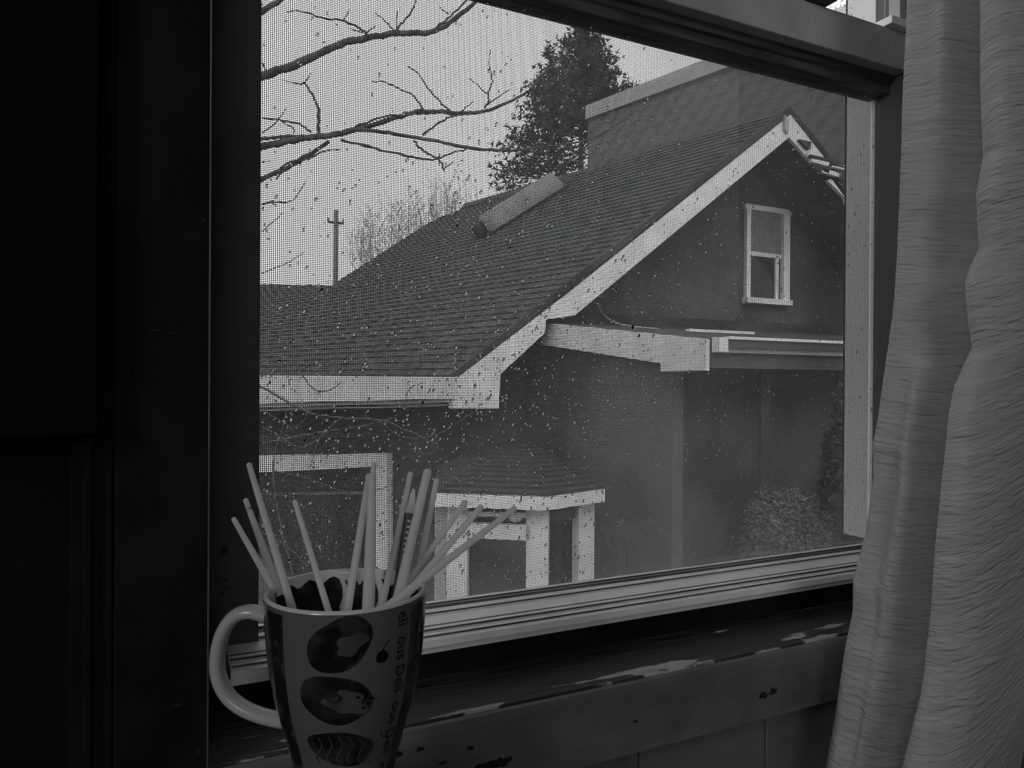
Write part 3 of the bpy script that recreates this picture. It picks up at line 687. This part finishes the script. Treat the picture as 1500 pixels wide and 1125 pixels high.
# ------------------------------------------------------------------ bay with hipped roof
zf = -1.02
b0, b1_, b2 = atZ(636, 742, zf), atZ(800, 748, zf), atZ(886, 735, zf)
ridge0 = atY(765, 638, 7.6)
bl = wq(600, 690)
bay = empty('bay_window', (b1_.x, b1_.y, GZ)); bay.parent = house; bay.matrix_parent_inverse = Matrix.Translation(-house.location)
br = Vector((b2.x - .1, 7.85, zf)); bl = Vector((b0.x + .66, b0.y + 1.7, zf))
F3 = Vector((0, 0, .115))
rf = MB(); P_ = [bl, b0, b1_, b2, br]; 
def clipped(a, b_, k, n): return [a.lerp(ridge0, k / n), b_.lerp(ridge0, k / n), b_.lerp(ridge0, (k + 1) / n), a.lerp(ridge0, (k + 1) / n)]
NB = 14
for k in range(NB):
    cm_ = MB()
    for a, b_ in zip(P_, P_[1:]):
        q = clipped(a + F3, b_ + F3, k, NB); q[0] = q[0] + Vector((0, 0, .022)); q[1] = q[1] + Vector((0, 0, .022))
        cm_.prism(q, (0, 0, -.03))
    cm_.build('shingle_course', M['shingle_dark'], bay)
for a, b_ in zip(P_, P_[1:]):
    d = (b_ - a).normalized(); nn = d.cross(Vector((0, 0, 1))).normalized()
    MB().prism([a, b_, b_ + F3, a + F3], -nn * .05).build('fascia', M['white'], bay)
cen = (b0 + b1_ + b2 + ridge0) / 4; cen.z = zf
ins = [p.lerp(Vector((cen.x, cen.y + .4, zf)), .12) for p in P_]
MB().prism([p + Vector((0, 0, -.001)) for p in ins], (0, 0, -.02)).build('soffit', M['shade'], bay)
MB().prism([p.lerp(Vector((cen.x, cen.y + .6, zf)), .12) + Vector((0, 0, -.02)) for p in ins], (0, 0, GZ - zf + .03)).build('bay_core', M['winglass'], bay)
def post(px, wpx, name='post', m='white', top=zf - .02, y=None, y1=None):
    # on the line b0-b1 or b1-b2 inset
    a, b_ = (ins[1], ins[2]) if px < 803 else (ins[2], ins[3])
    d = (b_ - a).normalized(); nn = Vector((d.y, -d.x, 0)); 
    if nn.y > 0: nn = -nn
    p = hit(px - wpx / 2, 800, a, nn); q = hit(px + wpx / 2, 800, a, nn)
    ztop = top if y is None else hit(px, y, a, nn).z; zb_ = GZ if y1 is None else hit(px, y1, a, nn).z
    MB().prism([Vector((p.x, p.y, zb_)), Vector((q.x, q.y, zb_)), Vector((q.x, q.y, ztop)), Vector((p.x, p.y, ztop))], -nn * .07).build(name, M[m], bay)
post(669, 30); post(787, 32); post(859, 24)
post(726, 100, 'head_casing', 'white', y=768, y1=790); post(726, 100, 'frieze', 'white', y=750, y1=757)
post(822, 42, 'head_casing', 'shade', y=748, y1=762)
post(645, 16, 'side_casing', 'coping')
lm = atZ(755, 757, -1.13) * .985
MB().lathe([(0, lm.z - .05), (.05, lm.z - .03), (.06, lm.z), (.045, lm.z + .04), (0, lm.z + .05)], (lm.x, lm.y), 16).build('globe_lamp', M['white'], bay, smooth=True)

# ------------------------------------------------------------------ block building behind
bb_dir = ray(-170, 549); bb_dir.z = 0; bb_dir.normalize()
Bp = atD(861, 157, 24); bn = Vector((bb_dir.y, -bb_dir.x, 0))
if bn.dot(Bp) > 0: bn = -bn
def bq(px, py, off=0): return hit(px, py, Bp + bn * off, bn)
bld = empty('block_building', (Bp.x, Bp.y, GZ)); tag(bld, 'large plain block building with pale parapet rising behind the gable roof', 'building')
BL = (bq(1440, 60) - Bp); BLn = -bb_dir; Lb = 12.0
top = Bp.z - .42
end = Bp + BLn * Lb
MB().prism([(Bp.x, Bp.y, GZ), (end.x, end.y, GZ), (end.x, end.y, top), (Bp.x, Bp.y, top)], -bn * 2).build('wall', M['block'], bld)
cp0 = Bp + bn * .12; cp1 = end + bn * .12
MB().prism([Vector((cp0.x, cp0.y, top)), Vector((cp1.x, cp1.y, top)), Vector((cp1.x, cp1.y, Bp.z + .02)), Vector((cp0.x, cp0.y, Bp.z + .02))], -bn * 2.2).build('parapet_cap', M['coping'], bld)
bw, bh = .62, .30; me0 = None; cnt = 0
for rrow in range(14):
    for c in range(int(Lb / bw) + 1):
        s0 = c * bw + (bw / 2 if rrow % 2 else 0) - .0; s0 = max(s0, 0) + .004; z0b = top - (rrow + 1) * bh
        if s0 + bw > Lb or cnt >= 298: continue
        o_ = Bp + BLn * s0
        if me0 is None:
            ob = MB().prism([Vector((0, 0, 0)), BLn * (bw - .009), BLn * (bw - .009) + Vector((0, 0, bh - .009)), Vector((0, 0, bh - .009))], bn * .006).build('block', M['block'], None); me0 = ob.data
        else: ob = bpy.data.objects.new('block', me0); col.objects.link(ob)
        ob.parent = bld; ob.matrix_parent_inverse = Matrix.Translation(-bld.location)
        ob.location = (o_.x, o_.y, z0b) ; cnt += 1
MB().tube([Bp + BLn * 6.6 - bn * .6 + Vector((0, 0, 0)), Bp + BLn * 6.6 - bn * .6 + Vector((0, 0, 1.6))], .02, 5).build('mast', M['coping'], bld)

# ------------------------------------------------------------------ conifers
def conifer(topx, topy, boty, D, prof_, n, seed, lab, DN=7):
    random.seed(seed)
    T = atD(topx, topy, D); B = atD(topx, boty, D); s_ = D / F
    e = empty('conifer', (T.x, T.y, GZ))
    MB().tube([(T.x, T.y, GZ), (T.x, T.y, (T.z + GZ) / 2), (T.x, T.y, T.z)], [.28, .2, .02], 8).build('trunk', M['bark'], e, smooth=True)
    fo = MB(); br_ = MB()
    nb = n
    for i in range(nb):
        f = (i + random.random()) / nb; y = topy + (boty - topy) * f ** .8; z = T.z - (y - topy) * s_; wd = interp(prof_, y) * s_ * random.uniform(.72, 1.12)
        a = random.uniform(0, 2 * math.pi); d = Vector((math.cos(a), math.sin(a), .12)); tipp = Vector((T.x, T.y, z)) + d * wd
        br_.tube([(T.x, T.y, z - .1), Vector((T.x, T.y, z)) + d * wd * .9], [.035, .01], 3, False)
        m_ = max(5, int(wd * 9))
        for j in range(m_):
            g = (j + random.random()) / m_; c = Vector((T.x, T.y, z)) + d * wd * (.2 + .8 * g) + Vector((random.gauss(0, .10), random.gauss(0, .10), random.gauss(.02, .09)))
            for q in range(DN):
                v = Vector((random.gauss(0, 1), random.gauss(0, 1), random.gauss(.35, .8))).normalized() * random.uniform(.14, .30); s2 = v.cross(Vector((random.random(), random.random(), random.random()))).normalized() * .03
                fo.add([c - s2, c + s2, c + v], [(0, 1, 2)])
    br_.build('branches', M['bark'], e)['kind'] = 'stuff'
    fo.build('foliage', M['needle'], e)['kind'] = 'stuff'
    tag(e, lab, 'tree', 'conifers behind the roof')
conifer(852, 27, 200, 37, [(27, 4), (60, 30), (90, 48), (120, 66), (140, 76), (200, 80)], 210, 3, 'taller dense conifer rising behind the block building corner')
conifer(806, 70, 292, 29, [(70, 4), (100, 22), (130, 36), (160, 50), (190, 66), (230, 76), (262, 92), (280, 88), (292, 60)], 105, 4, 'shorter open conifer left of the taller one, with gaps of sky', 5)

# ------------------------------------------------------------------ near bare tree
random.seed(21)
tree = empty('bare_tree', (-1.2, 3.6, GZ)); tag(tree, 'near bare tree whose dark limbs reach in from the left across the sky', 'tree')
hub = atD(150, 260, 4.2); tree.location = (hub.x, hub.y, GZ)
MB().tube(catmull([(hub.x - .1, hub.y, GZ), (hub.x, hub.y, -1), hub, hub + Vector((-.1, .1, 1.8))], 4), [.17 - .008 * i for i in range(13)], 10).build('trunk', M['bark'], tree, smooth=True)
def limb(pts, w0, w1, D=4.0, name='branch', dD=0, parent=tree, m='bark'):
    P = catmull([atD(a, b_, D + dD * i / len(pts)) for i, (a, b_) in enumerate(pts)], 5); n_ = len(P)
    for i in range(1, n_ - 1): P[i] = P[i] + Vector([random.gauss(0, .0022) for _ in range(3)])
    s_ = D / F / 2; return MB().tube(P, [(w0 + (w1 - w0) * i / (n_ - 1)) * s_ * random.uniform(.9, 1.12) for i in range(n_)], 6).build(name, M[m], parent, smooth=True)
hb_ = (150, 260)
main = [
 ([(150, 260), (300, 160), (384, 112), (430, 96), (490, 68), (530, 57), (580, 50), (630, 47), (660, 32), (700, 0), (730, -30)], 14, 5),
 ([(150, 260), (290, 80), (384, 17), (410, 0), (440, -30)], 11, 6),
 ([(150, 260), (300, 230), (384, 215), (440, 203), (480, 199), (530, 188), (580, 172), (620, 163), (690, 166), (730, 156), (775, 133), (800, 105), (825, 88)], 12, 2),
 ([(520, 190), (560, 193), (610, 202), (660, 211), (710, 219), (760, 220), (800, 214), (860, 207), (895, 188), (930, 165)], 6, 2),
 ([(150, 260), (300, 300), (384, 262), (420, 246), (455, 226), (482, 207)], 8, 5),
 ([(150, 260), (250, 215), (384, 203), (430, 199), (480, 200)], 6, 4)]
LM = [limb(p, a, b_, 4.0, dD=.1) for p, a, b_ in main]
tw = [
 ([(540, 55), (532, 45), (510, 33), (470, 25), (440, 17), (420, 17)], 4, 1.5), ([(535, 52), (550, 36)], 2.5, 1.2), ([(502, 32), (512, 14)], 2, 1), ([(532, 48), (512, 41)], 2, 1.2),
 ([(580, 48), (590, 32), (602, 18), (610, 0)], 3.5, 2), ([(580, 47), (565, 32), (550, 17)], 2.5, 1), ([(580, 46), (582, 16)], 2, 1), ([(630, 48), (655, 28), (680, 4), (690, -8)], 3.5, 2), ([(657, 21), (643, 9)], 2, 1),
 ([(384, 92), (390, 105)], 3, 2),
 ([(467, 200), (467, 175), (463, 150), (455, 135), (447, 122)], 5, 2.5), ([(447, 121), (436, 122), (411, 117)], 3, 1.2), ([(447, 121), (455, 107)], 2, 1),
 ([(456, 194), (440, 183), (410, 176), (384, 173)], 3, 2), ([(384, 195), (405, 178), (420, 156)], 2, 1), ([(430, 196), (429, 188), (412, 178)], 2.5, 1.2),
 ([(620, 160), (608, 143), (585, 130), (560, 120), (543, 120)], 3, 1.3), ([(660, 163), (640, 145), (625, 125), (610, 105), (597, 98)], 3, 1.3), ([(675, 163), (694, 148)], 2, 1),
 ([(710, 158), (716, 148), (715, 135), (721, 120), (717, 95), (718, 73)], 3, 1.3), ([(716, 140), (700, 125), (686, 115)], 2, 1), ([(710, 155), (730, 142), (748, 131)], 2.5, 1.2),
 ([(619, 198), (632, 187), (650, 176), (662, 171), (690, 166)], 3.5, 2), ([(500, 205), (540, 215), (590, 227), (620, 233), (638, 233), (662, 224), (690, 217)], 4, 2),
 ([(606, 206), (614, 216), (626, 224), (640, 232), (648, 240), (650, 250)], 4, 2.5), ([(650, 247), (665, 237)], 2, 1), ([(641, 232), (645, 224)], 2, 1),
 ([(470, 215), (440, 232), (420, 240), (400, 255), (384, 265)], 4, 2), ([(450, 234), (475, 222), (500, 218)], 3, 1.5), ([(384, 238), (396, 236)], 2, 1),
 ([(384, 299), (400, 295), (415, 297), (432, 290), (448, 265)], 3, 1.2), ([(396, 295), (405, 302)], 3, 2), ([(384, 340), (400, 325), (415, 312)], 1.5, 1), ([(384, 400), (420, 385), (445, 370)], 1.5, 1),
 ([(520, 186), (560, 172), (590, 168), (640, 166)], 3, 2), ([(405, 262), (418, 248), (428, 244)], 2.5, 2), ([(795, 128), (790, 115), (800, 103)], 1.5, 1)]
for p, a, b_ in tw: limb(p, a, b_, 4.03, 'twig', parent=tree)
# lower vines in front of the left wall
vine = empty('vine_tangle', atD(420, 900, 4.6)); tag(vine, 'thin bare vine stems hanging in front of the left eave and window', 'vine')
vine.location.z = GZ
for p, a, b_ in [([(340, 545), (384, 567), (420, 588), (455, 605), (500, 612), (560, 616), (640, 650)], 4, 2), ([(420, 500), (440, 545), (460, 570), (480, 572), (500, 560)], 2.4, 1.5),
                 ([(384, 650), (430, 640), (490, 630), (540, 622), (575, 612)], 3, 1.5), ([(384, 625), (410, 640), (440, 655), (470, 640)], 2, 1.5), ([(500, 612), (470, 640), (455, 680)], 2.2, 1.2), ([(590, 600), (600, 570), (620, 560)], 1.6, 1),
                 ([(610, 650), (620, 665), (640, 660), (636, 630)], 2, 1.2), ([(400, 690), (450, 700), (520, 722), (600, 700), (680, 650)], 1.8, 1), ([(384, 600), (430, 625), (455, 600)], 1.6, 1), ([(560, 620), (590, 640), (640, 636), (700, 600)], 1.6, 1),
                 ([(384, 780), (420, 800), (450, 830)], 2.2, 1.4), ([(600, 780), (640, 720), (700, 680)], 1.5, 1), ([(460, 1000), (430, 850), (400, 700), (420, 600)], 3, 1.5)]:
    limb(p, a, b_, 4.6, 'stem', parent=vine, m='vine')

# distant bare thicket and pole
random.seed(31)
th = empty('bare_thicket', atD(600, 420, 30)); th.location.z = GZ; tw_ = MB()
for i in range(150):
    x0_ = random.uniform(520, 690); bx = x0_ + random.uniform(-15, 15)
    lo_ = 430; hi_ = interp([(500, 355), (540, 310), (600, 290), (660, 262), (700, 272)], x0_) + random.uniform(0, 45)
    D_ = random.uniform(27, 33); P = catmull([atD(bx * .35 + 385, lo_ - 10, D_), atD((bx + x0_) / 2, (lo_ + hi_) / 2, D_), atD(x0_ + random.uniform(-10, 10), hi_, D_)], 3)
    tw_.tube(P, [.022 - .0025 * k for k in range(len(P))], 3, False)
    for q in range(4):
        b_ = P[random.randint(3, len(P) - 1)]; tw_.tube([b_, b_ + Vector((random.uniform(-.5, .5), 0, random.uniform(.2, .7)))], [.012, .006], 3, False)
tw_.build('twigs', M['twig'], th)['kind'] = 'stuff'
tag(th, 'distant bare leafless thicket showing faintly above the roof edge', 'thicket')
pb_ = atD(492, 430, 32); pt_ = atD(492, 308, 32)
pl = empty('utility_pole', (pb_.x, pb_.y, GZ))
MB().tube([(pt_.x, pt_.y, GZ), (pt_.x, pt_.y, pt_.z)], [.13, .09], 8).build('pole', M['pole'], pl, smooth=True)
ca, cb = atD(481, 325, 32), atD(503, 327, 32)
MB().tube([ca, cb], .06, 4).build('crossarm', M['pole'], pl)
for p in (ca, cb, ca.lerp(cb, .5)): MB().tube([p, p + Vector((0, 0, .2))], [.04, .03], 6).build('insulator', M['pole'], pl)
tag(pl, 'distant wooden utility pole with a short crossarm above the left roof', 'utility pole')
# far low roof at left horizon
# ------------------------------------------------------------------ shrubs
def shrub(name, c, rx, ry, rz_, n, seed, lab, m='leaf', sz=.05, grp=None):
    random.seed(seed); e = empty(name, (c[0], c[1], GZ)); fo = MB()
    MB().tube([(c[0], c[1], GZ), (c[0], c[1], c[2])], [.06, .03], 6).build('stem', M['bark'], e)
    for i in range(n):
        v = Vector((random.gauss(0, 1), random.gauss(0, 1), random.gauss(0, 1))).normalized(); k = random.uniform(.75, 1.03) * (1 + .12 * mnoise.noise(v * 3 + Vector((seed, 0, 0))))
        p = Vector((c[0] + v.x * rx * k, c[1] + v.y * ry * k, c[2] + v.z * rz_ * k))
        a = Vector((random.gauss(0, 1), random.gauss(0, 1), random.gauss(0, 1))).normalized() * sz; b_ = a.cross(v + Vector((.01, 0, 0))).normalized() * sz * .5
        fo.add([p - a, p + b_, p + a, p - b_], [(0, 1, 2, 3)])
    fo.build('foliage', M[m], e)['kind'] = 'stuff'; tag(e, lab, 'shrub', grp)
c1 = atD(1150, 790, 5.6); shrub('round_shrub', (c1.x, c1.y, c1.z - .1), .36, .36, .48, 9000, 41, 'rounded light leafy shrub in front of the dark addition wall', sz=.02)
c2_ = atD(1262, 700, 6.0); shrub('tall_shrub', (c2_.x, c2_.y, c2_.z - .3), .34, .34, 1.1, 7000, 42, 'tall dark leafy shrub at the right edge of the window view', m='needle', sz=.035)
tg = empty('dry_plant', atD(930, 800, 5.2)); tg.location.z = GZ; tg_ = MB(); random.seed(43)
for i in range(70):
    x_, y_ = random.uniform(895, 965), random.uniform(762, 792); p = atD(x_, y_, 5.2 + random.uniform(-.1, .1)); q = atD(x_ + random.uniform(-22, 26), y_ + random.uniform(-3, 20), 5.2)
    tg_.tube(catmull([p, p.lerp(q, .5) + Vector((0, 0, .03)), q], 3), .002, 3, False)
for i in range(3): 
    q = atD(random.uniform(900, 960), 780, 5.2); tg_.tube([(tg.location.x, tg.location.y, GZ), q], .003, 3, False)
tg_.build('stems', M['vine'], tg)['kind'] = 'stuff'
tag(tg, 'dry tangled plant beside the bay in front of the side wall', 'plant')
